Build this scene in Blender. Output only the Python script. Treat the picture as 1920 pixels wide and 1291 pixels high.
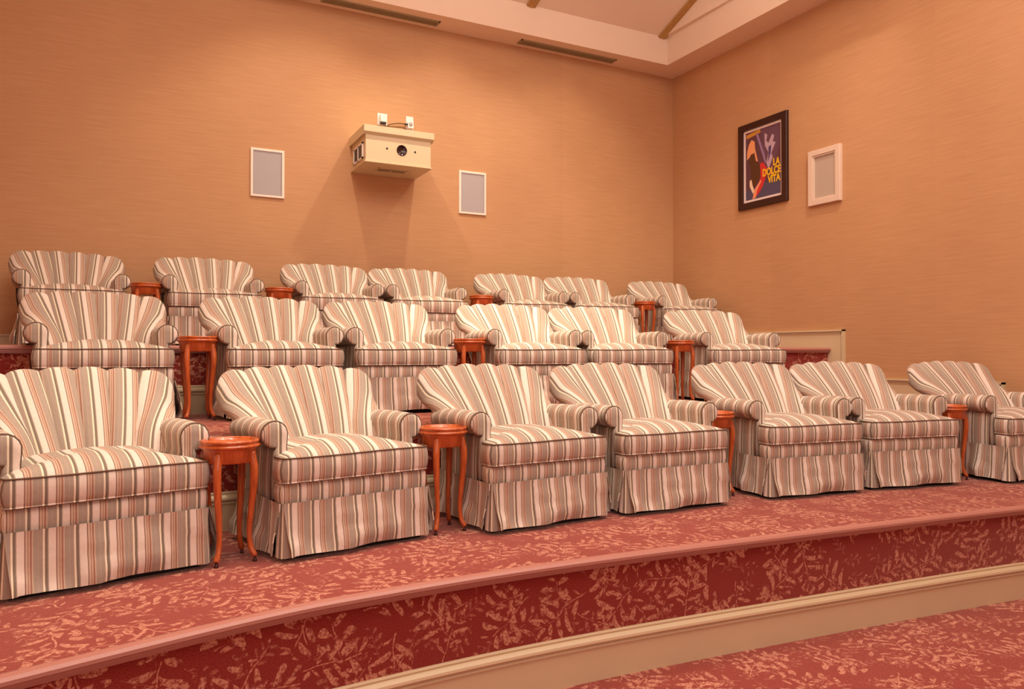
import bpy, bmesh, math, random
from mathutils import Vector, Matrix, noise
PI = math.pi
C = bpy.context.scene.collection
for o in list(bpy.data.objects): bpy.data.objects.remove(o)

# ------------------------------------------------------------------ camera, world, lights, exposure
EYE = 1.38
T1, T2, T3 = 0.513, 0.970, 1.414          # heights of the three seating tiers above the lower floor
cam_d = bpy.data.cameras.new('camera'); cam = bpy.data.objects.new('camera', cam_d); C.objects.link(cam)
cam_d.sensor_width = 36; cam_d.lens = 1397.7 / 1920 * 36; cam_d.clip_end = 60
cam.location = (0, 0, EYE); cam.rotation_euler = (math.radians(90.5687), 0, math.radians(-27.02))
bpy.context.scene.camera = cam
w = bpy.data.worlds.new('world'); bpy.context.scene.world = w; w.use_nodes = True
w.node_tree.nodes['Background'].inputs[0].default_value = (1, .8, .65, 1)
w.node_tree.nodes['Background'].inputs[1].default_value = .05
vs = bpy.context.scene.view_settings
vs.view_transform = 'Standard'; vs.look = 'None'; vs.gamma = 1; vs.use_curve_mapping = False
vs.exposure = 0.05

def area(name, loc, target, size, power, col):
    d = bpy.data.lights.new(name, 'AREA'); d.shape = 'RECTANGLE'; d.size, d.size_y = size
    d.energy = power; d.color = col
    o = bpy.data.objects.new(name, d); C.objects.link(o); o.location = loc
    o.rotation_euler = (Vector(target) - Vector(loc)).to_track_quat('-Z', 'Y').to_euler()
def spot(name, loc, target, power, angle, blend, rad, col):
    d = bpy.data.lights.new(name, 'SPOT'); d.energy = power; d.spot_size = math.radians(angle)
    d.spot_blend = blend; d.shadow_soft_size = rad; d.color = col
    o = bpy.data.objects.new(name, d); C.objects.link(o); o.location = loc
    o.rotation_euler = (Vector(target) - Vector(loc)).to_track_quat('-Z', 'Y').to_euler()
WARM = (1.0, .86, .64)
area('ceiling_fill', (2.25, 1.2, 5.5), (2.25, 1.8, 0), (5.0, 4.5), 200, (1, .92, .84))
area('uplight_fill', (2.25, 2.4, 4.7), (2.25, 2.6, 9), (5.0, 4.0), 210, (1, .92, .82))  # added fill that brightens the vault from below, floating with no fixture
area('front_fill', (0.6, -2.9, 2.7), (2.2, 4.0, 1.4), (4.5, 2.6), 55, (1, .92, .90))  # added soft fill from behind the camera
LAMPS = [   # x, y, z, target, power, angle, blend
    (2.90, 5.95, 5.42, (2.95, 6.75, 2.0), 135, 96, .7),
    (1.50, 5.95, 5.42, (1.50, 6.75, 2.0), 115, 96, .7),
    (4.25, 5.95, 5.42, (4.20, 6.75, 2.0), 80, 96, .7),
    (2.20, 4.55, 5.82, (2.75, 5.45, 1.7), 620, 34, .9),
    (0.10, 3.30, 5.84, (-.05, 3.40, 0.9), 240, 40, .9),
    (1.70, 3.30, 5.84, (1.5, 3.90, 0.9), 200, 60, .9),
    (5.00, 3.60, 5.84, (5.2, 5.80, 1.9), 220, 66, .9),
]
for i, (x, y, z, t, p, a, b) in enumerate(LAMPS):
    spot('downlight', (x, y, z), t, p, a, b, .05, WARM)

# ------------------------------------------------------------------ small helpers
def set_props(o, label=None, cat=None, group=None, kind=None):
    if label: o['label'] = label
    if cat: o['category'] = cat
    if group: o['group'] = group
    if kind: o['kind'] = kind
    return o
def thing(name, label, cat, loc=(0, 0, 0), rz=0, group=None):
    o = bpy.data.objects.new(name, None); C.objects.link(o); o.empty_display_size = .1
    o.location = loc; o.rotation_euler = (0, 0, rz)
    return set_props(o, label, cat, group)
def obj(name, bm, m, parent=None, smooth=True, normals=True):
    if normals: bmesh.ops.recalc_face_normals(bm, faces=bm.faces[:])
    me = bpy.data.meshes.new(name); bm.to_mesh(me); bm.free()
    if m: me.materials.append(m)
    if smooth:
        for p in me.polygons: p.use_smooth = True
    o = bpy.data.objects.new(name, me); C.objects.link(o)
    if parent: o.parent = parent
    return o
def new(): 
    bm = bmesh.new(); bm.loops.layers.uv.new('UVMap'); return bm
def box(bm, x0, x1, y0, y1, z0, z1, bev=0):
    vs_ = [bm.verts.new((x, y, z)) for x in (x0, x1) for y in (y0, y1) for z in (z0, z1)]
    fs = [bm.faces.new([vs_[i] for i in f]) for f in ((0,1,3,2),(4,6,7,5),(0,4,5,1),(2,3,7,6),(0,2,6,4),(1,5,7,3))]
    if bev:
        es = list({e for f in fs for e in f.edges})
        bmesh.ops.bevel(bm, geom=es, offset=bev, segments=2, affect='EDGES', profile=.6)
def grid(bm, P, uv=None, closeu=False):
    """P[i][j] points -> quads; uv[i][j] optional"""
    V = [[bm.verts.new(p) for p in row] for row in P]; L = bm.loops.layers.uv.active
    n, m = len(P), len(P[0])
    for i in range(n - 1 + (1 if closeu else 0)):
        for j in range(m - 1):
            a, b = i, (i + 1) % n
            try: f = bm.faces.new((V[a][j], V[b][j], V[b][j+1], V[a][j+1]))
            except ValueError: continue
            if uv:
                for l, (p, q) in zip(f.loops, ((i, j), (i+1, j), (i+1, j+1), (i, j+1))): l[L].uv = uv[p][q]
    return V
def tube(bm, pts, r, seg=8, closed=False, caps=True):
    pts = [Vector(p) for p in pts]; n = len(pts); rings = []; up = None
    rr = r if isinstance(r, (list, tuple)) else [r] * n
    for i, p in enumerate(pts):
        a = pts[i-1] if (i > 0 or closed) else p; b = pts[(i+1) % n] if (i < n-1 or closed) else p
        t = (b - a).normalized()
        if up is None: up = Vector((0, 0, 1)) if abs(t.z) < .9 else Vector((1, 0, 0))
        s = t.cross(up).normalized(); up = s.cross(t).normalized()
        rings.append([bm.verts.new(p + (s*math.cos(k*2*PI/seg) + up*math.sin(k*2*PI/seg)) * rr[i]) for k in range(seg)])
    for i in range(n if closed else n-1):
        A, B = rings[i], rings[(i+1) % n]
        for k in range(seg): bm.faces.new((A[k], A[(k+1) % seg], B[(k+1) % seg], B[k]))
    if caps and not closed: bm.faces.new(rings[0]); bm.faces.new(rings[-1][::-1])
def lathe(bm, prof, seg=32, c=(0, 0)):
    R = []
    for r, z in prof:
        R.append([bm.verts.new((c[0] + r*math.cos(k*2*PI/seg), c[1] + r*math.sin(k*2*PI/seg), z)) for k in range(seg)])
    for A, B in zip(R, R[1:]):
        for k in range(seg): bm.faces.new((A[k], A[(k+1) % seg], B[(k+1) % seg], B[k]))
    bm.faces.new(R[0][::-1]); bm.faces.new(R[-1])
def uv_planar(bm, fn):
    bm.normal_update(); L = bm.loops.layers.uv.active
    for f in bm.faces:
        for l in f.loops: l[L].uv = fn(l.vert.co, f.normal)
def prism(bm, poly, x0, x1, axis='x'):
    """extrude polygon (a,b) along axis"""
    mk = {'x': lambda t, a, b: (t, a, b), 'y': lambda t, a, b: (a, t, b), 'z': lambda t, a, b: (a, b, t)}[axis]
    A = [bm.verts.new(mk(x0, *p)) for p in poly]; B = [bm.verts.new(mk(x1, *p)) for p in poly]
    bm.faces.new(A); bm.faces.new(B[::-1]); n = len(poly)
    for i in range(n): bm.faces.new((A[i], A[(i+1) % n], B[(i+1) % n], B[i]))
def catmull(P, n):
    P = [Vector(p) for p in P]; out = []
    Q = [2*P[0]-P[1]] + P + [2*P[-1]-P[-2]]
    for i in range(len(P)-1):
        a, b, c, d = Q[i:i+4]
        for k in range(n):
            t = k/n
            out.append(.5*((2*b) + (c-a)*t + (2*a-5*b+4*c-d)*t*t + (3*b-a-3*c+d)*t**3))
    return out + [P[-1]]

# ------------------------------------------------------------------ materials
def srgb(r, g, b):
    f = lambda c: ((c/255)/12.92 if c/255 <= .04045 else (((c/255)+.055)/1.055)**2.4)
    return (f(r), f(g), f(b), 1)
def mat(name, col=None, rough=.6, **k):
    m = bpy.data.materials.new(name); m.use_nodes = True; b = m.node_tree.nodes['Principled BSDF']
    if col: b.inputs['Base Color'].default_value = col
    b.inputs['Roughness'].default_value = rough
    for a, v in k.items(): b.inputs[a].default_value = v
    return m, m.node_tree, b
class S:                                   # tiny math-expression wrapper over node sockets
    nt = None
    def __init__(s, k): s.k = k
    @staticmethod
    def op(o, *a):
        n = S.nt.nodes.new('ShaderNodeMath'); n.operation = o
        for i, v in enumerate(a):
            if isinstance(v, S): S.nt.links.new(v.k, n.inputs[i])
            else: n.inputs[i].default_value = v
        return S(n.outputs[0])
    def __add__(s, o): return S.op('ADD', s, o)
    def __sub__(s, o): return S.op('SUBTRACT', s, o)
    def __mul__(s, o): return S.op('MULTIPLY', s, o)
    def __truediv__(s, o): return S.op('DIVIDE', s, o)
    def lt(s, o): return S.op('LESS_THAN', s, o)
    def gt(s, o): return S.op('GREATER_THAN', s, o)
    def abs(s): return S.op('ABSOLUTE', s)
    def max(s, o): return S.op('MAXIMUM', s, o)
    def frac(s): return S.op('FRACT', s)
    def sin(s): return S.op('SINE', s)
    def cos(s): return S.op('COSINE', s)
def nd(nt, t, **k):
    n = nt.nodes.new(t)
    for a, v in k.items():
        if a.startswith('_'): setattr(n, a[1:], v)
        else: n.inputs[a.replace('__', ' ')].default_value = v
    return n
def ramp(nt, fac, stops, interp='LINEAR'):
    r = nt.nodes.new('ShaderNodeValToRGB'); r.color_ramp.interpolation = interp; e = r.color_ramp.elements
    e[0].position, e[0].color = stops[0]; e[1].position, e[1].color = stops[1]
    for p, c in stops[2:]: x = e.new(p); x.color = c
    nt.links.new(fac, r.inputs[0]); return r.outputs[0]
def mix(nt, fac, a, b, mode='MIX'):
    n = nt.nodes.new('ShaderNodeMix'); n.data_type = 'RGBA'; n.blend_type = mode
    for i, v in ((0, fac), (6, a), (7, b)):
        if hasattr(v, 'links'): nt.links.new(v, n.inputs[i])
        else: n.inputs[i].default_value = v
    return n.outputs[2]
def bump(nt, b, h, strength=.3, dist=.002):
    n = nd(nt, 'ShaderNodeBump', Strength=strength, Distance=dist); nt.links.new(h, n.inputs['Height'])
    nt.links.new(n.outputs[0], b.inputs['Normal'])

# striped upholstery
FAB, nt, b = mat('striped_fabric', rough=.85)
b.inputs['Sheen Weight'].default_value = .15; b.inputs['Sheen Roughness'].default_value = .4
uvn = nd(nt, 'ShaderNodeUVMap', _uv_map='UVMap'); sep = nd(nt, 'ShaderNodeSeparateXYZ'); nt.links.new(uvn.outputs[0], sep.inputs[0])
S.nt = nt
u = S(sep.outputs[0])
ph = (u / .096 + 100.13).frac()
WH, DR, TN, RB, GB, CR, DG = (srgb(236,222,210), srgb(136,94,80), srgb(208,184,162), srgb(168,122,104),
                              srgb(174,158,144), srgb(246,234,208), srgb(132,118,104))
G2_ = srgb(182,166,150)
bands = [(0,WH),(.17,DR),(.20,TN),(.27,RB),(.30,TN),(.34,RB),(.40,TN),(.445,GB),(.58,G2_),(.61,GB),(.75,CR),(.81,DG),(.90,G2_),(.93,WH)]
fc = ramp(nt, ph.k, bands, 'CONSTANT')
no = nd(nt, 'ShaderNodeTexNoise', Scale=1.0, Detail=2.0)
vm = nd(nt, 'ShaderNodeVectorMath', _operation='MULTIPLY'); vm.inputs[1].default_value = (900, 60, 1); nt.links.new(uvn.outputs[0], vm.inputs[0]); nt.links.new(vm.outputs[0], no.inputs['Vector'])
fc = mix(nt, .22, fc, ramp(nt, no.outputs[0], [(.3,(.35,.3,.28,1)),(.7,(1,.98,.95,1))]), 'MULTIPLY')
nt.links.new(fc, b.inputs['Base Color'])
nw = nd(nt, 'ShaderNodeTexNoise', Scale=9.0, Detail=3.0); tc = nd(nt, 'ShaderNodeTexCoord'); nt.links.new(tc.outputs['Object'], nw.inputs['Vector'])
bump(nt, b, nw.outputs[0], .5, .012)
PIPE, _, _ = mat('piping_cord', srgb(112, 88, 72), .8)
DARK, _, _ = mat('shadow_black', srgb(24, 18, 17), .7)  # near-black colour stands in for the shadow under the chairs

# grasscloth wallpaper
WALL, nt, b = mat('grasscloth_wallpaper', rough=.72)
geo = nd(nt, 'ShaderNodeNewGeometry'); sp = nd(nt, 'ShaderNodeSeparateXYZ'); nt.links.new(geo.outputs['Position'], sp.inputs[0]); S.nt = nt
hx = S(sp.outputs[0]) + S(sp.outputs[1]); z = S(sp.outputs[2])
def cxyz(a, b_, c):
    n = nd(nt, 'ShaderNodeCombineXYZ')
    for i, v in enumerate((a, b_, c)):
        if isinstance(v, S): nt.links.new(v.k, n.inputs[i])
        else: n.inputs[i].default_value = v
    return n.outputs[0]
n1 = nd(nt, 'ShaderNodeTexNoise', Scale=1.0, Detail=5.0, Roughness=.65); nt.links.new(cxyz(hx*3.0, 0, z*60.), n1.inputs['Vector'])
n2 = nd(nt, 'ShaderNodeTexNoise', Scale=1.0, Detail=2.0); nt.links.new(cxyz(hx*1.6, 3.7, z*1.1), n2.inputs['Vector'])
strip = S.op('FLOOR', hx / .91)
n3 = nd(nt, 'ShaderNodeTexWhiteNoise', _noise_dimensions='1D'); nt.links.new(strip.k, n3.inputs['W'])
c1 = ramp(nt, n1.outputs[0], [(.2, srgb(194,146,104)), (.5, srgb(202,155,113)), (.8, srgb(210,164,121))])
c2 = mix(nt, .12, c1, ramp(nt, n2.outputs[0], [(.3, srgb(190,140,100)), (.7, srgb(255,235,215))]), 'MULTIPLY')
c3 = mix(nt, .07, c2, ramp(nt, n3.outputs[0], [(0, srgb(150,140,130)), (1, srgb(255,255,255))]), 'MULTIPLY')
nt.links.new(c3, b.inputs['Base Color']); bump(nt, b, n1.outputs[0], .08, .002)

# patterned carpet (leaf sprigs)
CARPET, nt, b = mat('leaf_carpet', rough=.95)
b.inputs['Sheen Weight'].default_value = .6; b.inputs['Sheen Roughness'].default_value = .45
b.inputs['Sheen Tint'].default_value = (1, .72, .62, 1); b.inputs['Specular IOR Level'].default_value = .1
uvn = nd(nt, 'ShaderNodeUVMap', _uv_map='UVMap'); S.nt = nt
def sprigs(scale, off, seed, nleaf, L, wid):
    mp = nd(nt, 'ShaderNodeMapping'); mp.inputs['Scale'].default_value = (scale,)*3; mp.inputs['Location'].default_value = off
    nt.links.new(uvn.outputs[0], mp.inputs[0])
    nz = nd(nt, 'ShaderNodeTexNoise', Scale=1.3); nt.links.new(mp.outputs[0], nz.inputs['Vector'])
    ad = nd(nt, 'ShaderNodeVectorMath', _operation='MULTIPLY_ADD'); nt.links.new(nz.outputs['Color'], ad.inputs[0]); ad.inputs[1].default_value = (.35,.35,0); nt.links.new(mp.outputs[0], ad.inputs[2])
    vo = nd(nt, 'ShaderNodeTexVoronoi', _voronoi_dimensions='2D', Scale=1.0, Randomness=.75); nt.links.new(ad.outputs[0], vo.inputs['Vector'])
    sb = nd(nt, 'ShaderNodeVectorMath', _operation='SUBTRACT'); nt.links.new(ad.outputs[0], sb.inputs[0]); nt.links.new(vo.outputs['Position'], sb.inputs[1])
    s2 = nd(nt, 'ShaderNodeSeparateXYZ'); nt.links.new(sb.outputs[0], s2.inputs[0])
    cc = nd(nt, 'ShaderNodeSeparateColor'); nt.links.new(vo.outputs['Color'], cc.inputs[0])
    dx, dy = S(s2.outputs[0]), S(s2.outputs[1]); an = S(cc.outputs[seed % 3]) * 6.283
    c_, s_ = an.cos(), an.sin()
    x = dx*c_ + dy*s_; y = dy*c_ - dx*s_
    ax = x.abs(); bend = x*x*1.2
    t = y - ax*.85 + bend
    tt = t*float(nleaf) + (x.gt(0.))*.5
    m = tt.frac() - .5
    env = (t/.47); hl = (S.op('SUBTRACT', 1., env*env)*L).max(.001)
    e = (m/wid)*(m/wid) + ((ax - .03)/hl - 1.)*((ax - .03)/hl - 1.)
    leaf = e.lt(1.) * t.gt(-.40) * t.lt(.40)
    stem = ax.lt(.010) * y.gt(-.5) * y.lt(.36)
    return leaf.max(stem)
m1 = sprigs(3.9, (0, 0, 0), 0, 5, .17, .25)
m2 = sprigs(4.9, (11.3, 5.1, 0), 1, 4, .17, .24)
m3 = sprigs(7.5, (3.7, 21.4, 0), 2, 4, .12, .22)
spk = nd(nt, 'ShaderNodeTexNoise', Scale=95.0, Detail=2.0); nt.links.new(uvn.outputs[0], spk.inputs['Vector'])
msk = m1.max(m2*.9).max(m3*.45) * (S(spk.outputs[0])*4. - 1.25).max(.12)
brk = nd(nt, 'ShaderNodeTexNoise', Scale=26.0, Detail=1.0); nt.links.new(uvn.outputs[0], brk.inputs['Vector'])
msk = S.op('MINIMUM', msk, 1.) * S.op('MINIMUM', (S(brk.outputs[0]) - .36).max(0.) * 9., 1.)
fine = nd(nt, 'ShaderNodeTexNoise', Scale=260.0, Detail=1.0); nt.links.new(uvn.outputs[0], fine.inputs['Vector'])
base = ramp(nt, fine.outputs[0], [(.3, srgb(116,30,27)), (.7, srgb(158,62,54))])
leafc = ramp(nt, fine.outputs[0], [(.3, srgb(192,124,102)), (.7, srgb(218,158,132))])
cc = mix(nt, msk.k, base, leafc)
nt.links.new(cc, b.inputs['Base Color']); bump(nt, b, fine.outputs[0], .6, .003)

CREAM, nt, b = mat('cream_trim_paint', srgb(216, 196, 160), .42)
CEIL, _, _ = mat('ceiling_paint', srgb(236, 212, 192), .8)
WHITE, _, _ = mat('white_plastic', srgb(240, 228, 226), .5)
FRAMEW, _, _ = mat('white_speaker_frame', srgb(250, 232, 220), .5)
GRILLE, nt, b = mat('speaker_grille', srgb(176, 168, 172), .6)
gn = nd(nt, 'ShaderNodeTexVoronoi', Scale=420.0); tcg = nd(nt, 'ShaderNodeTexCoord'); nt.links.new(tcg.outputs['Object'], gn.inputs['Vector'])
bump(nt, b, gn.outputs[0], .4, .001)
CREAMW, _, _ = mat('cream_speaker_frame', srgb(226, 202, 184), .5)
GRILLE2, _, _ = mat('beige_speaker_grille', srgb(188, 170, 154), .7)
BLACK, _, _ = mat('black_opening', srgb(20, 12, 12), .4)
LENS, _, _ = mat('dark_lens_glass', srgb(40, 14, 18), .08)
VBACK, _, _ = mat('vent_backing', srgb(74, 62, 48), .6)
SLAT, _, _ = mat('vent_metal', srgb(158, 142, 112), .5)
BRASS, _, _ = mat('gold_rib', srgb(214, 172, 104), .4)
NOSE, _, _ = mat('pink_nosing', srgb(178, 120, 108), .3)
CABLE, _, _ = mat('brown_cable', srgb(110, 80, 40), .6)
FRAMEB, _, _ = mat('dark_frame_wood', srgb(52, 20, 16), .35)
MATB, _, _ = mat('pale_mat_board', srgb(236, 214, 210), .8)
# cherry wood
WOOD, nt, b = mat('cherry_wood', rough=.22)
b.inputs['Coat Weight'].default_value = .4; b.inputs['Coat Roughness'].default_value = .12
tcw = nd(nt, 'ShaderNodeTexCoord'); mpw = nd(nt, 'ShaderNodeMapping'); mpw.inputs['Scale'].default_value = (26, 26, 4)
nt.links.new(tcw.outputs['Object'], mpw.inputs[0]); nw = nd(nt, 'ShaderNodeTexNoise', Scale=1.5, Detail=4.0, Distortion=1.2); nt.links.new(mpw.outputs[0], nw.inputs['Vector'])
nt.links.new(ramp(nt, nw.outputs[0], [(.3, srgb(166,70,30)), (.7, srgb(212,110,56))]), b.inputs['Base Color'])

# ------------------------------------------------------------------ the room
KR = 1.02                              # room shell scale about the camera
XL, XR, YB, YF = -1.42, 5.92*KR, 7.25*KR, -3.6
SOF, TRAY, FLAT = EYE+3.36*KR, EYE+3.68*KR, 6.0
def struct(name, bm, m, label=None, parent=None, smooth=False):
    o = obj(name, bm, m, parent, smooth)
    if not parent: o['kind'] = 'structure'
    if label: o['label'] = label
    return o
bm = new(); box(bm, XL-.1, XR+.1, YB, YB+.1, 0, SOF+.02); struct('wall_back', bm, WALL, 'tan grasscloth back wall behind the last row')
bm = new(); box(bm, XR, XR+.1, YF, YB, 0, SOF+.02); struct('wall_right', bm, WALL, 'tan grasscloth side wall with the framed poster')
bm = new(); box(bm, XL-.1, XL, YF, YB, 0, SOF+.02); struct('wall_left', bm, WALL, 'tan grasscloth side wall on the left')
bm = new(); box(bm, XL-.1, XR+.1, YF-.1, YF, 0, SOF+.02); struct('wall_front', bm, WALL, 'tan wall at the screen end')
def carpet_uv(bm): uv_planar(bm, lambda co, n: (co.x, co.y) if abs(n.z) > .5 else (co.x + co.y*.3, co.z + 9))
bm = new(); box(bm, XL-.1, XR+.1, YF-.1, YB+.1, -.1, 0); carpet_uv(bm)
struct('floor', bm, CARPET, 'rose red lower floor carpet with leaf sprigs')

# ceiling: soffit ring, tray upstand, shed panels and ribs
TX0, TX1, TY1, TY0 = -1.08, 5.58*KR, 6.93*KR, -3.2
bm = new()
def quad(bm, *p): bm.faces.new([bm.verts.new(q) for q in p])
for (a, b_, c, d) in ((XL, XR, TY1, YB), (XL, XR, YF, TY0), (XL, TX0, TY0, TY1), (TX1, XR, TY0, TY1)):
    quad(bm, (a, c, SOF), (b_, c, SOF), (b_, d, SOF), (a, d, SOF))
for p, q in (((TX0, TY1), (TX1, TY1)), ((TX1, TY1), (TX1, TY0)), ((TX1, TY0), (TX0, TY0)), ((TX0, TY0), (TX0, TY1))):
    quad(bm, (*p, SOF), (*q, SOF), (*q, TRAY), (*p, TRAY))
    n = Vector((q[1]-p[1], p[0]-q[0], 0)).normalized()*-.03
ceiling = struct('ceiling', bm, CEIL, 'pale soffit and tray ceiling above the seats')
RX0, RX1 = -1.0, 5.52*KR; YK = TY1 - (FLAT - TRAY)/.37
bm = new()
box(bm, XL, TX0, TY0-.3, YB, TRAY, TRAY+.02); box(bm, TX1, XR, TY0-.3, YB, TRAY, TRAY+.02); box(bm, TX0, TX1, TY1, YB, TRAY, TRAY+.02)
quad(bm, (RX0, TY1, TRAY), (RX1, TY1, TRAY), (RX1, YK, FLAT), (RX0, YK, FLAT))
quad(bm, (RX0, YK, FLAT), (RX1, YK, FLAT), (RX1, TY0, FLAT), (RX0, TY0, FLAT))
for rx, tx in ((RX0, TX0), (RX1, TX1)):
    quad(bm, (rx, TY1, TRAY), (rx, YK, FLAT), (tx, YK, TRAY), (tx, TY1, TRAY))
    quad(bm, (rx, YK, FLAT), (rx, TY0, FLAT), (tx, TY0, TRAY), (tx, YK, TRAY))
quad(bm, (TX0, TY0, TRAY), (TX1, TY0, TRAY), (RX1, TY0, FLAT), (RX0, TY0, FLAT))
struct('vault', bm, CEIL, parent=ceiling)
for x in (3.76*KR, 5.50*KR, 2.06, .28):
    bm = new()
    for dx, r, dz in ((-.042, .014, .012), (-.014, .019, .014), (.016, .019, .014), (.044, .014, .012)):
        tube(bm, [(x+dx, TY1, TRAY-dz), (x+dx, YK, FLAT-dz), (x+dx, TY0, FLAT-dz)], r, 8)
    struct('rib', bm, BRASS, 'gold moulded rib on the ceiling' if 3 < x < 5 else None, parent=ceiling, smooth=True)
for x0, x1, lb in ((1.60, 2.78, 'left slot vent in the soffit, nearer the projector box'), (3.72, 4.95, 'right slot vent in the soffit, nearer the room corner')):
    t = thing('ceiling_vent', lb, 'air vent', ((x0+x1)/2*KR, 7.11*KR, SOF), group='slot vents in the soffit')
    hw = (x1-x0)/2
    bm = new(); box(bm, -hw, hw, -.05, .05, -.004, -.001); obj('backing', bm, VBACK, t, False)
    bm = new()
    for a, b_, c, d in ((-hw-.015, hw+.015, -.056, -.044), (-hw-.015, hw+.015, .044, .056), (-hw-.015, -hw, -.056, .056), (hw, hw+.015, -.056, .056)): box(bm, a, b_, c, d, -.012, 0)
    obj('frame', bm, SLAT, t, False)
    for k in range(5):
        bm = new(); y = -.034 + k*.017; box(bm, -hw, hw, y-.005, y+.004, -.011, -.005); obj('slat', bm, SLAT, t, False)
# recessed downlights (fixtures stand where the spots are)
for i, (x, y, z, tg, p, a, b_) in enumerate(LAMPS):
    zc = FLAT if y < YK else TRAY + (TY1 - y)*.37
    t = thing('downlight_fixture', 'white recessed ceiling downlight ' + ['above the projector box', 'above the left wall speaker', 'above the right end of the back row', 'above the middle of the middle row', 'above the left end of the front row', 'above the middle of the front row', 'above the right end of the front row'][i], 'ceiling light', (x, y, zc), group='recessed downlights')
    bm = new()
    R = []
    for r, zz in ((.09, -.005), (.09, -.015), (.065, -.015), (.06, .0), (.06, .06)):
        R.append([bm.verts.new((r*math.cos(k*PI/12), r*math.sin(k*PI/12), zz)) for k in range(24)])
    for A, B in zip(R, R[1:]):
        for k in range(24): bm.faces.new((A[k], A[(k+1) % 24], B[(k+1) % 24], B[k]))
    obj('trim_ring', bm, WHITE, t, True, False)

# tiers ------------------------------------------------------------
def curve(pts, n=10): return [Vector((p.x, p.y, 0)) for p in catmull([(a, b_, 0) for a, b_ in pts], n)]
N1 = curve([(-1.42, 2.05), (-.306, 2.376), (.40, 2.560), (.835, 2.610), (1.35, 2.630), (1.9, 2.616), (2.52, 2.575), (3.41, 2.505), (4.45, 2.41), (6.10, 2.20)])
N2 = curve([(-1.42, 3.55), (-.5, 3.74), (.35, 3.83), (1.5, 3.85), (2.8, 3.84), (4.1, 3.74), (5.1, 3.63), (6.10, 3.50)])
N3 = curve([(-1.42, 5.02), (-.5, 5.19), (.5, 5.31), (1.7, 5.37), (2.9, 5.34), (4.2, 5.24), (5.1, 5.10), (6.10, 5.02)])
def arclen(P):
    s = [0]
    for a, b_ in zip(P, P[1:]): s.append(s[-1] + (b_-a).length)
    return s
def normals2(P):
    out = []
    for i in range(len(P)):
        t = (P[min(i+1, len(P)-1)] - P[max(i-1, 0)]).normalized(); out.append(Vector((t.y, -t.x, 0)))
    return out            # pointing to the audience front (-y)
def sweep(bm, P, prof):   # prof: (out, z)
    Nn = normals2(P); s = arclen(P)
    G = [[p + n*o + Vector((0, 0, z)) for o, z in prof] for p, n in zip(P, Nn)]
    L = [0]
    for a, b_ in zip(prof, prof[1:]): L.append(L[-1] + math.hypot(b_[0]-a[0], b_[1]-a[1]))
    grid(bm, G, [[(s[i], 40 + L[j]) for j in range(len(prof))] for i in range(len(P))])
def tier(P, Pback, z0, z1, label, bh):
    bm = new(); Nn = normals2(P)
    F = [p - n*.03 for p, n in zip(P, Nn)]
    top = [[Vector((f.x, f.y, z1)) for f in F], [Vector((f.x, YB if Pback is None else min(YB, f.y + 3.2), z1)) for f in F]]
    if Pback is not None:
        top[1] = [Vector((f.x, f.y + 1.75, z1)) for f in F]
    M = [[a.lerp(b_, t/6) for a, b_ in zip(top[0], top[1])] for t in range(7)]
    grid(bm, M, [[(v.x + z1*3, v.y) for v in row] for row in M])
    o = obj('seating_platform', bm, CARPET, None, False); set_props(o, label, None, None, 'structure')
    bm = new(); s = arclen(F)
    grid(bm, [[Vector((f.x, f.y, z0)), Vector((f.x, f.y, z1))] for f in F], [[(s[i], 60 + z0), (s[i], 60 + z1)] for i in range(len(F))])
    r = obj('riser', bm, CARPET, o, False)
    bm = new(); sweep(bm, P, [(-.032, z1-.001), (-.034, z1+.001), (-.034, z1+.005), (-.018, z1+.008), (0, z1+.004), (.008, z1-.005), (.009, z1-.016), (.002, z1-.021), (.002, z1-.027), (-.003, z1-.028), (-.003, z1-.034), (-.008, z1-.035), (-.008, z1-.041), (-.03, z1-.043)])
    nz = obj('nosing', bm, NOSE, o, False); nz['label'] = 'smooth pink step nosing'
    bm = new(); b0 = -.03
    sweep(bm, P, [(b0, z0+bh), (b0+.008, z0+bh), (b0+.012, z0+bh-.006), (b0+.010, z0+bh-.014), (b0+.016, z0+bh-.017), (b0+.026, z0+bh-.026), (b0+.028, z0+bh-.036), (b0+.022, z0+bh-.045), (b0+.016, z0+bh-.048), (b0+.021, z0+bh-.052), (b0+.021, z0+bh-.058), (b0+.014, z0+bh-.062), (b0+.014, z0)])
    bb = obj('baseboard', bm, CREAM, o, False); bb['label'] = 'cream moulded skirting board'
    return o
tier(N1, N2, 0, T1, 'lowest carpeted seating tier with the front row', .20)
tier(N2, N3, T1, T2, 'middle carpeted seating tier', .19)
tier(N3, None, T2, T3, 'top carpeted seating tier against the back wall', .19)

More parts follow.
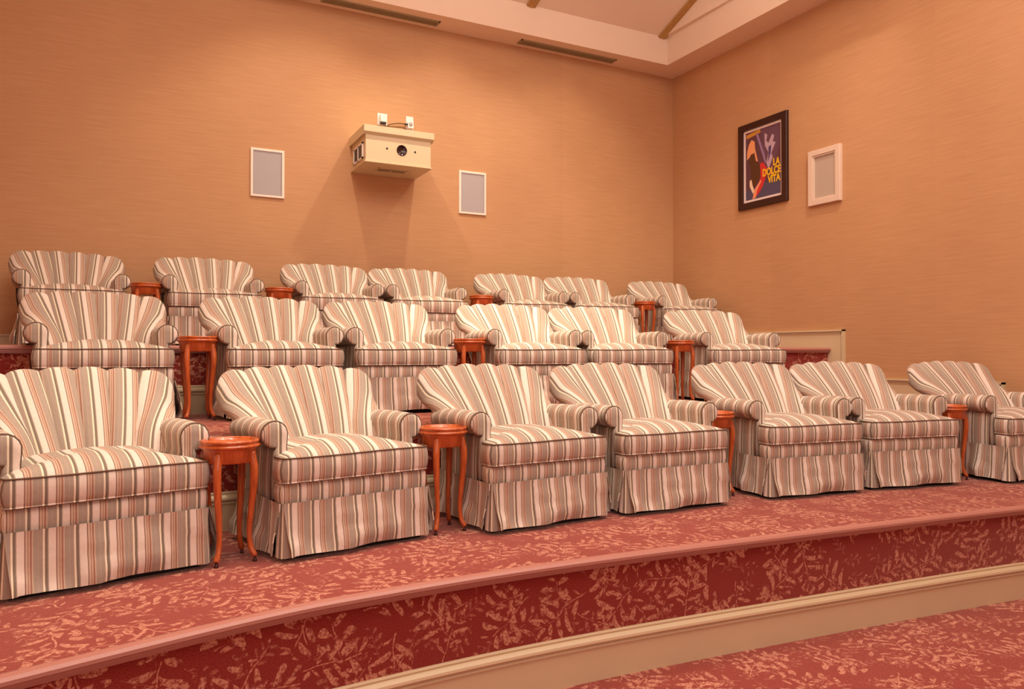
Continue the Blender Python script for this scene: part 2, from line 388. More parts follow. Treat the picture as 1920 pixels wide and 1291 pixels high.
# skirting on the right wall, stepping down with the tiers
def skirt_board(name, poly, x, d, label):
    """poly in (y,z); first edges given form the visible top/end path"""
    bm = new(); prism(bm, poly, x, x - d*.018); o = struct(name, bm, CREAM, label); return o
sb = skirt_board('baseboard_right', [(YB, T2), (YB, T3+.176), (4.87, T3+.176), (4.87, T2+.17), (3.416, T2+.17), (3.416, T1+.17), (2.05, T1+.17), (2.05, .19), (YF, .19), (YF, 0), (2.4, 0), (3.6, T1-.1), (5.0, T2-.1)], XR, 1, 'cream panelled skirting stepping down the side wall')
path = [(YB, T3+.176), (4.87, T3+.176), (4.87, T2+.17), (3.416, T2+.17), (3.416, T1+.17), (2.05, T1+.17), (2.05, .19), (YF, .19)]
for off, wd, th in ((-.003, .016, .034), (.020, .008, .026), (.036, .006, .022)):
    bm = new()
    for i, ((y0, z0), (y1, z1)) in enumerate(zip(path, path[1:])):
        if abs(z0-z1) < 1e-6:
            box(bm, XR-th, XR, min(y0, y1)+ (off if i % 2 == 0 else 0), max(y0, y1)+off, z0-off-wd, z0-off)
        else:
            box(bm, XR-th, XR, y0+off, y0+off+wd, min(z0, z1)-off-wd, max(z0, z1)-off)
    struct('moulding', bm, CREAM, parent=sb)
bm = new(); box(bm, XL, XR, YB-.016, YB, T3, T3+.105); box(bm, XL, XR, YB-.024, YB, T3+.098, T3+.112)
struct('baseboard_back', bm, CREAM, 'cream skirting along the back wall')
bm = new(); prism(bm, [(YB, T2), (YB, T3+.15), (4.9, T3+.15), (4.9, T2+.15), (3.4, T2+.15), (3.4, T1+.15), (1.95, T1+.15), (1.95, .19), (YF, .19), (YF, 0), (1.9, 0), (3.5, T1-.1), (5.0, T2-.1)], XL, XL+.018)
struct('baseboard_left', bm, CREAM, 'cream skirting stepping down the left wall')

# ------------------------------------------------------------------ armchair
def outline(hw1, hw2, y0, ys, y1, r=.02):
    """T outline, ccw, rounded corners"""
    corners = [(-hw1, y0, r), (hw1, y0, r), (hw1, ys, r*.7), (hw2, ys+.012, .004), (hw2, y1, .03), (-hw2, y1, .03), (-hw2, ys+.012, .004), (-hw1, ys, r*.7)]
    out = []; n = len(corners)
    for i, (x, y, rr) in enumerate(corners):
        p = Vector((x, y)); a = (Vector(corners[i-1][:2]) - p).normalized(); b_ = (Vector(corners[(i+1) % n][:2]) - p).normalized()
        A, B = p + a*rr, p + b_*rr
        for k in range(5):
            t = k/4; out.append(A*(1-t)**2 + p*2*t*(1-t) + B*t*t)
    # densify long runs
    res = []
    for i, p in enumerate(out):
        q = out[(i+1) % len(out)]; m = max(1, int((q-p).length/.045))
        for k in range(m): res.append(p.lerp(q, k/m))
    return res
def uv_side(co, n):
    return (co.y + .07, co.z) if abs(n.x) > .75 else (co.x, co.y if abs(n.z) > .6 else co.z)
def wrinkle(p, sc, amp, seed): return noise.noise(Vector(p)*sc + Vector((seed, seed*1.7, 0)))*amp

def make_chair():
    t = thing('armchair', 'x', 'armchair')
    # plinth
    bm = new(); box(bm, -.325, .325, .03, .535, .0, .03, .004); obj('shadow_plinth', bm, DARK, t, False)  # inset base, coloured near-black to give the shadow line below the skirt
    # base / front rail
    bm = new(); O = outline(.342, .25, .004, .10, .50, .025); cx = Vector((0, .2))
    rings = []
    for z, s in ((.03, -.004), (.23, .0), (.245, .004), (.28, .007), (.308, .004), (.318, -.006)):
        row = []
        for p in O:
            d = (p - cx).normalized(); q = p + d*s; row.append(Vector((q.x, q.y, z)))
        rings.append(row)
    grid(bm, [[r[i] for r in rings] for i in range(len(O))], closeu=True)
    uv_planar(bm, lambda co, n: (co.y + .05 if abs(n.x) > .75 else co.x + .05, co.z)); obj('seat_base', bm, FAB, t)
    # cushion
    bm = new(); O = outline(.345, .268, -.008, .105, .53, .030); n = len(O); rings = []
    c = Vector((0, .21))
    for z, s in ((.322, -.05), (.322, -.006), (.327, .0), (.345, .007), (.375, .010), (.405, .007), (.423, .001)):
        rings.append([Vector((p.x + (p-c).normalized().x*s, p.y + (p-c).normalized().y*s, z + (.002*math.sin(p.x*9) if z > .4 else 0))) for p in O])
    zt = .427
    for k in range(1, 9):
        f = 1 - k/8.0
        row = []
        for p in O:
            q = c + (p-c)*f
            ex = max(0, 1-(q.x/.36)**2); ey = max(0, 1-((q.y-.25)/.30)**2) if q.y > .0 else .25
            h = .052*(1-f**2.6)*(.35+.65*ex) + .004
            row.append(Vector((q.x, q.y, zt + h + wrinkle((q.x, q.y, 0), 6, .006, 3))))
        rings.append(row)
    V = grid(bm, [[r[i] for r in rings] for i in range(n)], closeu=True)
    bm.faces.new([v[0] for v in V]); bmesh.ops.remove_doubles(bm, verts=bm.verts[:], dist=1e-5)
    uv_planar(bm, uv_side); cu = obj('seat_cushion', bm, FAB, t)
    for z, s, r in ((.427, .002, .0032), (.325, .001, .0034)):
        bm = new(); tube(bm, [(p.x + (p-c).normalized().x*s, p.y + (p-c).normalized().y*s, z + (.002*math.sin(p.x*9) if z > .4 else 0)) for p in O], r, 6, True)
        uv_planar(bm, uv_side)
        obj('piping', bm, PIPE if z > .4 else FAB, cu)
    # arms
    for sx in (-1, 1):
        prof = [(.272, .20), (.274, .40), (.280, .455)]
        cxr, czr, r = .331, .514, .056
        for k in range(15):
            a = math.radians(190 - k*(190+105)/14); prof.append((cxr + r*math.cos(a), czr + r*math.sin(a)*1.02))
        prof += [(.335, .445), (.341, .41), (.345, .33), (.345, .20), (.345, .03)]
        L = [0]
        for a, b_ in zip(prof, prof[1:]): L.append(L[-1] + math.hypot(b_[0]-a[0], b_[1]-a[1]))
        ys = [.135, .142, .155, .2, .3, .4, .50, .56, .60]; G = []; U = []
        for y in ys:
            sh = (.985 if y < .138 else 1); lift = .004*math.sin((y-.1)*9)
            row = []
            for (px, pz) in prof:
                dx, dz = px - cxr, pz - czr
                k = sh if pz > .42 else 1
                taper = 1 - max(0, y-.45)*.6 if pz > .42 else 1
                bow = .006*math.sin((y-.1)/.5*PI) if pz > .42 else 0
                row.append(Vector((sx*(cxr + dx*k*taper + bow), y if not (pz < .40 and y > .52) else .52 + (y-.52)*.35, czr + dz*k*taper + (lift if pz > .42 else 0))))
            G.append(row); U.append([(y, l) for l in L])
        bm = new(); grid(bm, G, U); ar = obj('arm', bm, FAB, t)
        # rounded front panel of the arm
        bm = new(); fp = [(px, pz) for px, pz in prof if pz >= .20]; fp[-1] = (.345, .235); fp[0] = (.274, .235)
        cc_ = Vector((.322, .47)); R = []
        for s, y in ((1.0, .138), (.97, .127), (.90, .121), (.6, .118), (.2, .117)):
            row = []
            for px, pz in fp:
                q = cc_ + (Vector((px, pz)) - cc_)*s if pz > .42 else Vector((.310 + (px-.310)*s, pz if s == 1 else .45 + (pz-.45)*(.5+.5*s)))
                row.append(Vector((sx*q.x, y, q.y)))
            R.append(row)
        V = grid(bm, [[r_[i] for r_ in R] for i in range(len(fp))], closeu=True); bm.faces.new([v[-1] for v in V])
        uv_planar(bm, lambda co, nn: (co.x*.95 + .02*sx, co.z)); obj('arm_front', bm, FAB, ar)
        bm = new(); tube(bm, [(sx*px, .133, pz) for px, pz in fp], .0048, 6); uv_planar(bm, lambda co, nn: (co.x, co.z)); obj('piping', bm, PIPE, ar)
    # backrest: six fanned channels in a shell
    yb = [.36, .470, .50, .51, .50, .470, .36]
    inner_b = [(-.180, .476, .39), (-.090, .502, .39), (0, .510, .39), (.090, .502, .39), (.180, .476, .39)]
    inner_t = [(-.262, .765, .744), (-.134, .785, .755), (0, .792, .758), (.134, .785, .755), (.262, .765, .744)]
    def edge(sx):
        return catmull([(sx*.290, .40, .39), (sx*.312, .47, .50), (sx*.352, .590, .570), (sx*.372, .665, .600), (sx*.380, .715, .640)], 6)
    ED = {0: edge(-1), 6: edge(1)}
    def seam(k, s):
        if k in ED:
            P = ED[k]; f = s*(len(P)-1); i = min(int(f), len(P)-2); return P[i].lerp(P[i+1], f-i)
        a, b_ = Vector(inner_b[k-1]), Vector(inner_t[k-1])
        p = a.lerp(b_, s); p.y = a.y + (b_.y-a.y)*(s**1.25); return p
    NS, NT = 14, 12; shell_top = []
    bk = None; chans = []
    for k in range(6):
        G, U = [], []; spine = []
        for i in range(NT+1):
            tau = i/NT; col = []
            for j in range(NS+1):
                s = j/NS; p = seam(k, s).lerp(seam(k+1, s), tau)
                # wings: outline swells between its two seams
                if k in (0, 5):
                    f = tau if k == 0 else 1-tau
                    p = p + Vector(((-1 if k == 0 else 1)*.034, .004, .030))*math.sin(PI*f)**.8*s**2.2
                col.append(p)
            spine.append(col)
        for i in range(NT+1):
            tau = i/NT; row = []; urow = []; f = math.sin(PI*tau)
            hf = .024 + .020*f**.6
            if k in (0, 5):
                e = tau if k == 0 else 1-tau
                if e < .5: hf = .030 + .014*math.sin(PI*e)
            for j in range(NS+1):
                a = spine[min(i+1, NT)][j] - spine[max(i-1, 0)][j]
                b_ = spine[i][min(j+1, NS)] - spine[i][max(j-1, 0)]
                nrm = a.cross(b_).normalized()
                if nrm.y > 0: nrm = -nrm
                wdt = (spine[NT][j] - spine[0][j]).length
                row.append(spine[i][j] + nrm*hf); urow.append(((tau-.5)*wdt + k*.083 + .02, j/NS*.4))
            tan = b_.normalized(); top = spine[i][NS]
            rc = hf*.95
            for q in range(1, 8):
                th = q/7*PI*.98
                rb = hf if th < PI/2 else .030
                row.append(top + nrm*(hf if th < PI/2 else max(hf, .03))*math.cos(th) + tan*rc*math.sin(th)); urow.append((urow[NS][0], .4 + q*.012))
            pb = spine[i][NS-3] - nrm*.028; row.append(pb); urow.append((urow[NS][0], .55))
            shell_top.append((k + tau, row[-2].copy(), nrm.copy(), spine[i][NS-3]-nrm*.032))
            G.append(row); U.append(urow)
        if k in (0, 5):          # rounded outer edge of the wing
            e0 = 0 if k == 0 else NT; sgn = Vector((-1 if k == 0 else 1, 0, 0)); extra = []
            for th_i in range(1, 8):
                th = th_i/7*PI; row = []; ur = []
                for j in range(NS+1):
                    a = spine[e0][min(j+1, NS)] - spine[e0][max(j-1, 0)]; tn = a.normalized()
                    nr = (G[e0][j] - spine[e0][j]).normalized(); sd = tn.cross(nr).normalized()
                    if sd.dot(sgn) < 0: sd = -sd
                    row.append(spine[e0][j] + (nr*math.cos(th) + sd*math.sin(th))*.030); ur.append((U[e0][0][0] - th_i*.012, j/NS*.4))
                npp = nr*math.cos(th) + sd*math.sin(th)
                for q in range(1, 9):
                    ph_ = min(q/7*PI*.98, PI/2); row.append(spine[e0][NS] + (npp*math.cos(ph_) + tn*math.sin(ph_))*.030); ur.append((ur[0][0], .4 + q*.01))
                extra.append((row, ur))
            if k == 0: G = [e[0] for e in extra[::-1]] + G; U = [e[1] for e in extra[::-1]] + U
            else: G = G + [e[0] for e in extra]; U = U + [e[1] for e in extra]
        bm = new(); grid(bm, G, U); bmesh.ops.remove_doubles(bm, verts=bm.verts[:], dist=1e-5)
        chans.append(bm)
    # outside back shell
    def bot(g, z):
        P = [(-.338, .42), (-.338, .525), (-.17, .545), (0, .548), (.17, .545), (.338, .525), (.338, .42)]
        i = min(int(g), 5); a, b_ = Vector(P[i]), Vector(P[i+1]); q = a.lerp(b_, g-i); return Vector((q.x, q.y, z))
    G, U = [], []
    for g, p, nrm, pm in shell_top:
        a = pm; b_ = bot(g, .25); row = [p + (pm-p)*.1, pm]; 
        for q in range(1, 7): row.append(a.lerp(b_, q/6) + Vector(((-1 if g < 3 else 1)*(.022 if (g < 1 or g > 5) else .0), .012, 0))*math.sin(PI*min(q, 6)/6))
        row.append(bot(g, .03)); G.append(row); U.append([((v.x if .15 < g/6 < .85 else v.y*1.0 + v.x*.4), v.z) for v in row])
    bm = new(); grid(bm, G, U); bk = obj('backrest', bm, FAB, t)
    for bm in chans: obj('channel', bm, FAB, bk)
    # skirt: four panels and corner pleats
    def panel(p0, p1, out, seed, gap0, gap1, N=26):
        p0, p1, out = Vector(p0), Vector(p1), Vector(out); G, U = [], []; ln = (p1-p0).length; d = (p1-p0)/ln
        for i in range(N+1):
            f = i/N; row = []; ur = []
            for j in range(9):
                s = j/8; z = .243 - s*.217
                inset = gap0*s*(1-f)*1.0 - gap1*s*f
                along = f*ln + inset*(1) 
                flare = .006 + .020*s + (.004 if j == 0 else 0)
                w_ = (noise.noise(Vector((f*ln*7 + seed, s*1.6, seed)))*.052 + noise.noise(Vector((f*ln*17 + seed, s*4.5, 5)))*.018)*s**.7
                w_ = max(w_, -.008*s)
                edge_ = min(f, 1-f)*ln
                curl = .016*s*math.exp(-edge_/.03)
                p = p0 + d*along + out*(flare + w_ + curl)
                row.append(Vector((p.x, p.y, z + .002*math.sin(f*11+seed)*s))); ur.append((along + seed*.03, z))
            G.append(row); U.append(ur)
        back = [[v - out*.006 for v in r_] for r_ in G]
        bm = new()
        grid(bm, G, U)
        # hem return gives the cloth an edge
        grid(bm, [[G[i][8], back[i][8]] for i in range(N+1)], [[U[i][8], U[i][8]] for i in range(N+1)])
        grid(bm, [[G[0][j], back[0][j]] for j in range(9)], [[U[0][j], U[0][j]] for j in range(9)])
        grid(bm, [[G[N][j], back[N][j]] for j in range(9)], [[U[N][j], U[N][j]] for j in range(9)])
        return bm
    sk = obj('skirt', panel((-.343, .0, 0), (.343, .0, 0), (0, -1, 0), 1.3, .022, .022), FAB, t)
    obj('skirt_panel', panel((-.345, .545, 0), (-.345, .004, 0), (-1, 0, 0), 7.1, .0, .030), FAB, sk)
    obj('skirt_panel', panel((.345, .004, 0), (.345, .545, 0), (1, 0, 0), 4.6, .030, .0), FAB, sk)
    obj('skirt_panel', panel((.343, .548, 0), (-.343, .548, 0), (0, 1, 0), 2.2, .0, .0), FAB, sk)
    for sx in (-1, 1):
        G, U = [], []
        for i, (fx, fy) in enumerate(((-.05, .0), (-.012, .0), (.0, .012), (.0, .05))):
            row = []; ur = []
            for j in range(7):
                s = j/6; z = .238 - s*.22; fl = .002 + .012*s
                row.append(Vector((sx*(.343 + fx*(1) + (fl if i > 1 else fl*.5)), fy - (fl if i < 2 else fl*.5) + (.0), z))); ur.append((.03 + i*.022, z))
            G.append(row); U.append(ur)
        bm = new(); grid(bm, G, U); obj('pleat', bm, FAB, sk)
    return t
proto_chair = make_chair()
used = [False]
def copy_tree(o, parent=None):
    c = o.copy(); C.objects.link(c)
    if parent: c.parent = parent
    for ch in o.children: copy_tree(ch, c)
    return c
proto_children = None
def place_chair(x, y, z, deg, label, group):
    o = proto_chair if not used[0] else copy_tree(proto_chair)
    used[0] = True
    o.location = (x, y, z); o.rotation_euler = (0, 0, math.radians(deg)); o['label'] = label; o['group'] = group
G1, G2, G3 = 'striped armchairs in the front row', 'striped armchairs in the middle row', 'striped armchairs in the back row'
CH = [
 (-.058, 3.162, T1, 13.0, 'striped armchair filling the left edge of the front row, largest in view', G1),
 (.892, 3.225, T1, 10.0, 'second armchair of the front row, between the two nearest round tables', G1),
 (1.864, 3.221, T1, 4.2, 'left armchair of the touching pair in the middle of the front row', G1),
 (2.664, 3.225, T1, -1.5, 'right armchair of the touching pair in the middle of the front row', G1),
 (3.673, 3.165, T1, -7.5, 'left armchair of the right-hand touching pair in the front row', G1),
 (4.465, 3.075, T1, -11.0, 'right armchair of the right-hand touching pair in the front row', G1),
 (5.475, 2.840, T1, -7.5, 'front row armchair cut off by the right edge of the picture', G1),
 (-.124, 4.722, T2, 6.5, 'leftmost armchair of the middle row', G2),
 (.858, 4.690, T2, 4.5, 'middle row armchair just right of the tall gap with the round table', G2),
 (1.650, 4.745, T2, 0.5, 'middle row armchair directly under the projector box', G2),
 (2.628, 4.640, T2, -2.0, 'middle row armchair brightly lit by a ceiling spot', G2),
 (3.410, 4.635, T2, -6.0, 'middle row armchair touching the right side of the brightly lit one', G2),
 (4.549, 4.584, T2, -9.5, 'rightmost armchair of the middle row, beside the cream wall panel', G2),
 (-.379, 6.400, T3, 7.0, 'leftmost armchair of the back row, dimly lit', G3),
 (.600, 6.330, T3, 2.5, 'second armchair of the back row, between two round tables', G3),
 (1.622, 6.330, T3, 0.5, 'back row armchair below and left of the projector box', G3),
 (2.420, 6.320, T3, -1.0, 'back row armchair under the projector box, right of its touching pair', G3),
 (3.539, 6.320, T3, -1.5, 'back row armchair left of the touching pair near the corner', G3),
 (4.335, 6.300, T3, -3.0, 'back row armchair right of the touching pair near the corner', G3),
 (5.440, 6.290, T3, -4.0, 'back row armchair alone in the room corner', G3),
]
for c in CH: place_chair(*c)

# ------------------------------------------------------------------ round drinks table
def make_table():
    t = thing('side_table', 'x', 'side table')
    bm = new(); lathe(bm, [(.020, .470), (.112, .470), (.118, .472), (.1215, .477), (.1215, .482), (.117, .485), (.113, .487), (.115, .491), (.118, .495), (.118, .500), (.114, .504), (.109, .504), (.105, .500), (.103, .492), (.02, .491)], 40)
    obj('table_top', bm, WOOD, t)
    bm = new(); lathe(bm, [(.088, .412), (.102, .412), (.1055, .416), (.1055, .462), (.110, .468), (.110, .472), (.09, .472)], 40)
    obj('apron', bm, WOOD, t)
    for q in range(4):
        a = math.radians(45 + 90*q + 0); d = Vector((math.cos(a), math.sin(a), 0))
        P = [(.094, .455), (.100, .42), (.106, .38), (.104, .32), (.096, .24), (.088, .16), (.086, .10), (.094, .055), (.108, .030), (.112, .022)]
        Rr = [.016, .017, .0175, .0165, .0145, .0125, .011, .0115, .0125, .010]
        pts = catmull([d*r + Vector((0, 0, z)) for r, z in P], 3)
        rad = []
        for i in range(len(pts)):
            f = i/3; k = min(int(f), len(Rr)-2); rad.append(Rr[k] + (Rr[k+1]-Rr[k])*(f-k))
        bm = new(); tube(bm, pts, rad, 8); lg = obj('leg', bm, WOOD, t)
        bm = new(); lathe(bm, [(.006, .0), (.009, .001), (.009, .006), (.006, .010), (.006, .022)], 12, (d.x*.110, d.y*.110)); obj('foot', bm, DARKW, lg)
    return t
DARKW, _, _ = mat('dark_wood_peg', srgb(70, 22, 14), .35)
proto_table = make_table()
TG = 'round cherry side tables'
TB = [
 (.366, 3.305, T1, 12, 'orange-red round table between the two nearest front row armchairs'),
 (1.355, 3.40, T1, 6, 'round cherry table left of the middle pair of front row armchairs'),
 (3.163, 3.49, T1, -5, 'front row cherry table mostly hidden between the two touching pairs'),
 (4.985, 3.20, T1, -10, 'front row cherry table beside the rightmost armchair'),
 (.358, 4.87, T2, 5, 'tall-looking cherry table in the middle row beside the leftmost armchair'),
 (2.140, 4.87, T2, 0, 'middle row cherry table under the right edge of the projector box'),
 (3.985, 4.80, T2, -8, 'middle row cherry table left of the rightmost middle row armchair'),
 (.100, 6.53, T3, 5, 'back row cherry table right of the dim leftmost armchair'),
 (1.110, 6.51, T3, 0, 'back row cherry table left of the pair under the projector box'),
 (2.985, 6.50, T3, 0, 'back row cherry table between the two touching pairs'),
 (4.900, 6.48, T3, -4, 'back row cherry table left of the corner armchair'),
]
for i, (x, y, z, a, lb) in enumerate(TB):
    o = proto_table if i == 0 else copy_tree(proto_table)
    o.location = (x, y, z); o.rotation_euler = (0, 0, math.radians(a)); o['label'] = lb; o['group'] = TG

# ------------------------------------------------------------------ wall speakers
def frame_bm(w_, h_, b_, d, inner_d=None):
    """rect frame in xz plane, front at y=-d"""
    bm = new()
    O = [(-w_/2, -h_/2), (w_/2, -h_/2), (w_/2, h_/2), (-w_/2, h_/2)]
    I = [(x*(1-2*b_/w_), z*(1-2*b_/h_)) for x, z in O]
    e = min(.004, d*.4)
    M = [(x*(1-2*e/w_), z*(1-2*e/h_)) for x, z in O]
    rings = [[(x, 0, z) for x, z in O], [(x, -d+e, z) for x, z in O], [(x, -d, z) for x, z in M], [(x, -d, z) for x, z in I], [(x, 0, z) for x, z in I]]
    V = [[bm.verts.new(p) for p in r] for r in rings]
    for A, B in zip(V, V[1:]):
        for k in range(4): bm.faces.new((A[k], A[(k+1) % 4], B[(k+1) % 4], B[k]))
    return bm
def wall_speaker(loc, rz, w_, h_, b_, label, thick=False):
    t = thing('wall_speaker', label, 'speaker', loc, rz, 'white framed wall speakers')
    d = .02 if not thick else .035
    obj('frame', frame_bm(w_, h_, b_, d), FRAMEW if not thick else CREAMW, t, False)
    if thick: obj('bezel', frame_bm(w_-2*b_+.004, h_-2*b_+.004, .018, .026), CREAMW, t, False)
    g = b_ + (.012 if thick else 0)
    bm = new(); box(bm, -w_/2+g, w_/2-g, -.012, -.001, -h_/2+g, h_/2-g); obj('grille', bm, GRILLE if not thick else GRILLE2, t, False)
    if not thick:
        obj('grille_rim', frame_bm(w_-2*b_-.002, h_-2*b_-.002, .010, .015), GRILLE, t, False)
wall_speaker((1.124*KR, YB, 1.670*KR+EYE), 0, .305*KR, .452*KR, .022, 'wall speaker on the back wall, left of the projector box')
wall_speaker((3.221*KR, YB, 1.687*KR+EYE), 0, .315*KR, .455*KR, .022, 'wall speaker on the back wall, right of the projector box')
wall_speaker((XR, 4.985*KR, 1.685*KR+EYE), -PI/2, .372*KR, .532*KR, .052, 'thick framed wall speaker on the side wall beside the poster', True)

# ------------------------------------------------------------------ projector housing
px0, px1, py, pz0, pz1 = 1.912*KR, 2.578*KR, 6.75*KR, 1.765*KR+EYE, 2.105*KR+EYE
t = thing('projector_box', 'cream projector housing on the back wall with a round lens opening', 'projector box', ((px0+px1)/2, YB, pz0))
W2 = (px1-px0)/2; D = YB-py; H = pz1-pz0
bm = new(); box(bm, -W2+.012, W2-.012, -D+.012, 0, .012, H-.06, .003); hs = obj('housing', bm, CREAM, t, False)
bm = new(); box(bm, -W2, W2, -D, 0, 0, .014, .002); obj('bottom_plate', bm, CREAM, t, False)
bm = new()
prism(bm, [(-D-.020, H), (0, H), (0, H-.085), (-D+.010, H-.085), (-D-.012, H-.068), (-D-.020, H-.062)], -W2-.012, W2+.012); obj('lid', bm, CREAM, t, False)
fy = -D + .012
bm = new(); lathe(bm, [(.0, -.004), (.052, -.004), (.052, .003), (.047, .004), (.044, .0)], 32)
for v in bm.verts: v.co = Vector((v.co.x, -v.co.z, v.co.y)) 
o = obj('lens_opening', bm, LENS, t); o.location = (.030, fy-.001, .148); o['label'] = 'dark round lens opening'
for x, z_ in ((-.118, .150), (.165, .148)):
    bm = new(); lathe(bm, [(.0, -.004), (.010, -.004), (.010, .002), (.006, .003)], 16)
    for v in bm.verts: v.co = Vector((v.co.x, -v.co.z, v.co.y))
    o = obj('small_hole', bm, BLACK, t); o.location = (x, fy-.001, z_)
bm = new()
for a, b_, c_, d in ((-.42, -.40, .05, .205), (-.12, -.10, .05, .205), (-.42, -.10, .05, .065), (-.42, -.10, .19, .205), (-.268, -.250, .05, .205)):
    box(bm, -W2, -W2+.012, a, b_, c_, d)
o = obj('side_grille', bm, WHITE, t, False)
for a, b_ in ((-.40, -.268), (-.25, -.12)):
    bm = new(); box(bm, -W2+.006, -W2+.013, a, b_, .065, .19); obj('opening', bm, BLACK, o, False)
bm = new()
for a, b_, c_, d in ((-.15, .15, -.33, -.32), (-.15, .15, -.20, -.19), (-.15, -.14, -.33, -.19), (.14, .15, -.33, -.19), (-.005, .005, -.33, -.19)): box(bm, a, b_, c_, d, -.006, 0)
o = obj('bottom_grille', bm, CREAM, t, False)
for x0 in (-.14, .005):
    for k in range(4):
        bm = new(); box(bm, x0, x0+.135, -.315+k*.029, -.302+k*.029, -.004, -.0005); obj('slat', bm, SLAT, o, False)

# sockets above the box
t = thing('wall_socket', 'white wall socket with a plugged adapter above the projector box, left one', 'socket', (2.232*KR, YB, 2.335*KR+EYE))
bm = new(); box(bm, -.052, .052, -.008, 0, -.06, .06, .002); obj('plate', bm, WHITE, t, False)
bm = new(); box(bm, -.032, .032, -.05, -.008, -.035, .035, .006); obj('adapter', bm, WHITE, t, False)
bm = new(); box(bm, -.030, .030, -.046, -.012, -.055, -.036, .004); obj('plug', bm, BLACK, t, False)
t = thing('wall_socket', 'white wall plate with a round socket above the projector box, right one', 'socket', (2.520*KR, YB, 2.335*KR+EYE))
bm = new(); box(bm, -.040, .040, -.008, 0, -.07, .07, .002); obj('plate', bm, WHITE, t, False)
bm = new(); box(bm, -.030, .034, -.040, -.008, -.06, .005, .006); obj('adapter', bm, WHITE, t, False)
bm = new(); lathe(bm, [(.006, 0), (.020, 0), (.020, .006), (.014, .010)], 20)
for v in bm.verts: v.co = Vector((v.co.x, -v.co.z-.040, v.co.y-.018))
obj('round_socket', bm, GRILLE, t)
bm = new(); box(bm, -.062, -.030, -.035, -.018, -.030, -.014, .003); obj('plug', bm, BLACK, t, False)
bm = new()
tube(bm, catmull([(2.240, YB-.03, EYE+2.285), (2.262, YB-.04, EYE+2.262), (2.31, YB-.04, EYE+2.288), (2.40, YB-.03, EYE+2.312), (2.459, YB-.026, EYE+2.313)], 6), .006, 6)
tube(bm, catmull([(2.262, YB-.045, EYE+2.262), (2.32, YB-.05, EYE+2.262), (2.42, YB-.04, EYE+2.272), (2.49, YB-.02, EYE+2.262)], 6), .005, 6)
for v in bm.verts: v.co = Vector((v.co.x*KR, v.co.y, EYE+(v.co.z-EYE)*KR))
o = obj('power_cable', bm, CABLE); set_props(o, 'brown power cable running between the two wall sockets', 'cable')

# ------------------------------------------------------------------ framed poster
PW, PH = .678*KR, .916*KR
t = thing('framed_poster', 'dark framed purple film poster with yellow lettering on the side wall', 'poster', (XR, 5.775*KR, 1.992*KR+EYE), -PI/2)
obj('frame', frame_bm(PW, PH, .068, .035), FRAMEB, t, False)
obj('mat_border', frame_bm(PW-.132, PH-.132, .030, .014), MATB, t, False)
pw, ph = PW-.19, PH-.19
PCOL = {}
def pm(n, *c):
    if n not in PCOL: PCOL[n] = mat('poster_' + n, srgb(*c), .6)[0]
    return PCOL[n]
bm = new(); box(bm, -pw/2, pw/2, -.010, -.002, -ph/2, ph/2)
pr_ = obj('print', bm, pm('purple', 98, 58, 70), t, False)
layer = [0]
def flat(name, pts, m):
    """printed patch: pts in 0..1 of the sheet, from the top left"""
    layer[0] += 1; y = -.0102 - layer[0]*.0002
    bm = new(); bm.faces.new([bm.verts.new(((x-.5)*pw, y, (.5-z)*ph)) for x, z in pts])
    o = obj(name, bm, m, pr_, False); return o
flat('printed_patch', [(0,.86),(.5,.80),(1,.74),(1,1),(0,1)], pm('blue', 84, 74, 100))
flat('printed_patch', [(.42,.0),(1,.0),(1,.30),(.75,.62),(.62,.66)], pm('violet', 104, 68, 88))
flat('printed_patch', [(.02,.03),(.42,.0),(.44,.05),(.04,.09)], pm('ochre', 200, 140, 50))
flat('printed_patch', [(.30,.05),(.36,.05),(.55,.38),(.60,.52),(.55,.50)], pm('lilac', 150, 120, 160))
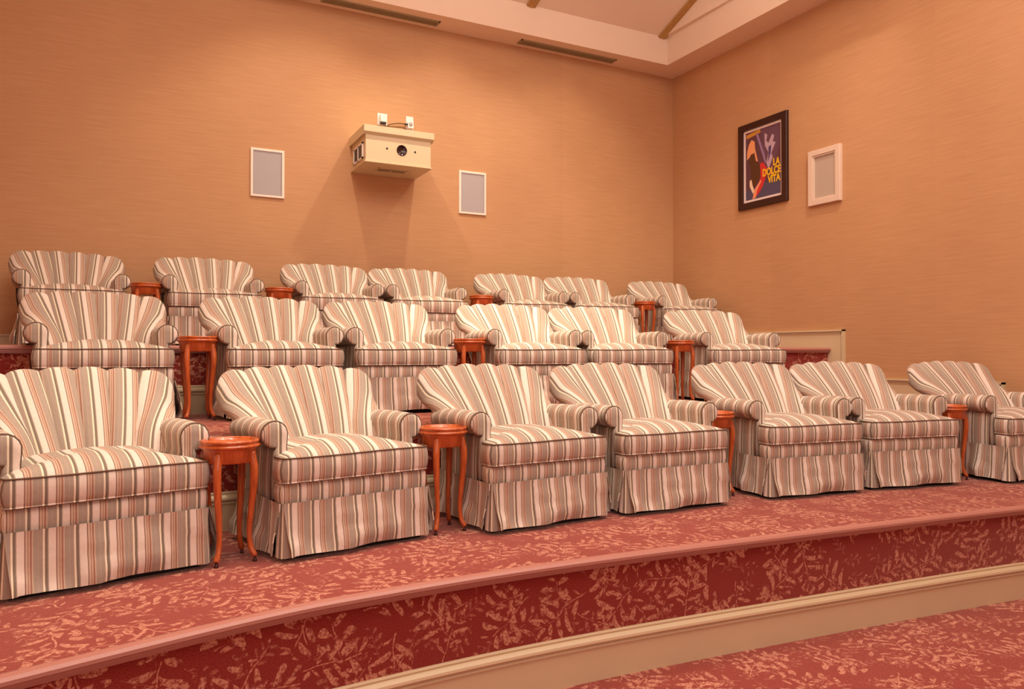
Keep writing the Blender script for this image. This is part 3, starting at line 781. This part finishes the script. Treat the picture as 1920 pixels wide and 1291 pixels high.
flat('printed_patch', [(.55,.08),(.63,.12),(.60,.20),(.66,.24),(.76,.13),(.82,.16),(.78,.24),(.86,.26),(.74,.40),(.78,.46),(.66,.62),(.60,.52),(.66,.38),(.56,.26)], pm('pale', 190, 160, 180))
flat('printed_patch', [(.66,.30),(.74,.28),(.72,.40),(.64,.52),(.66,.40)], pm('violet2', 80, 62, 110))
flat('printed_patch', [(.10,.18),(.18,.12),(.27,.16),(.28,.26),(.32,.36),(.36,.46),(.28,.46),(.14,.36),(.04,.40),(.05,.28)], pm('peach', 236, 160, 110))
flat('printed_patch', [(.14,.34),(.26,.32),(.30,.44),(.42,.52),(.44,.68),(.32,.78),(.22,.84),(.14,.72),(.16,.56),(.10,.44)], pm('brown', 88, 50, 24))
flat('printed_patch', [(.42,.50),(.52,.50),(.62,.60),(.60,.70),(.50,.84),(.40,.92),(.28,.98),(.22,.97),(.34,.84),(.44,.70)], pm('red', 206, 48, 48))
flat('printed_patch', [(.12,.72),(.17,.70),(.20,.78),(.26,.88),(.22,.92),(.12,.80)], pm('cream', 236, 210, 180))
flat('printed_patch', [(.26,.86),(.44,.74),(.46,.76),(.34,.88),(.30,.98),(.20,1.0),(.24,.90)], pm('peach2', 240, 150, 110))
def word(txt, x, zc, size):
    cu = bpy.data.curves.new('w', 'FONT'); cu.body = txt; cu.size = size; cu.align_x = 'RIGHT'; cu.extrude = .0006; cu.offset = .0035
    to = bpy.data.objects.new('w', cu); C.objects.link(to); bpy.context.view_layer.update()
    me = bpy.data.meshes.new_from_object(to.evaluated_get(bpy.context.evaluated_depsgraph_get()))
    bpy.data.objects.remove(to); me.name = 'lettering'; me.materials.clear(); me.materials.append(pm('yellow', 240, 186, 40))
    o = bpy.data.objects.new('lettering', me); C.objects.link(o); o.parent = pr_
    me.transform(Matrix.Rotation(PI/2, 4, 'X')); me.transform(Matrix.Scale(1.35, 4, (0, 0, 1)))
    o.location = ((x-.5)*pw, -.0135, (.5-zc)*ph)
word('LA', .97, .585, .078); word('DOLCE', 1.0, .70, .078); word('VITA', .98, .815, .078)
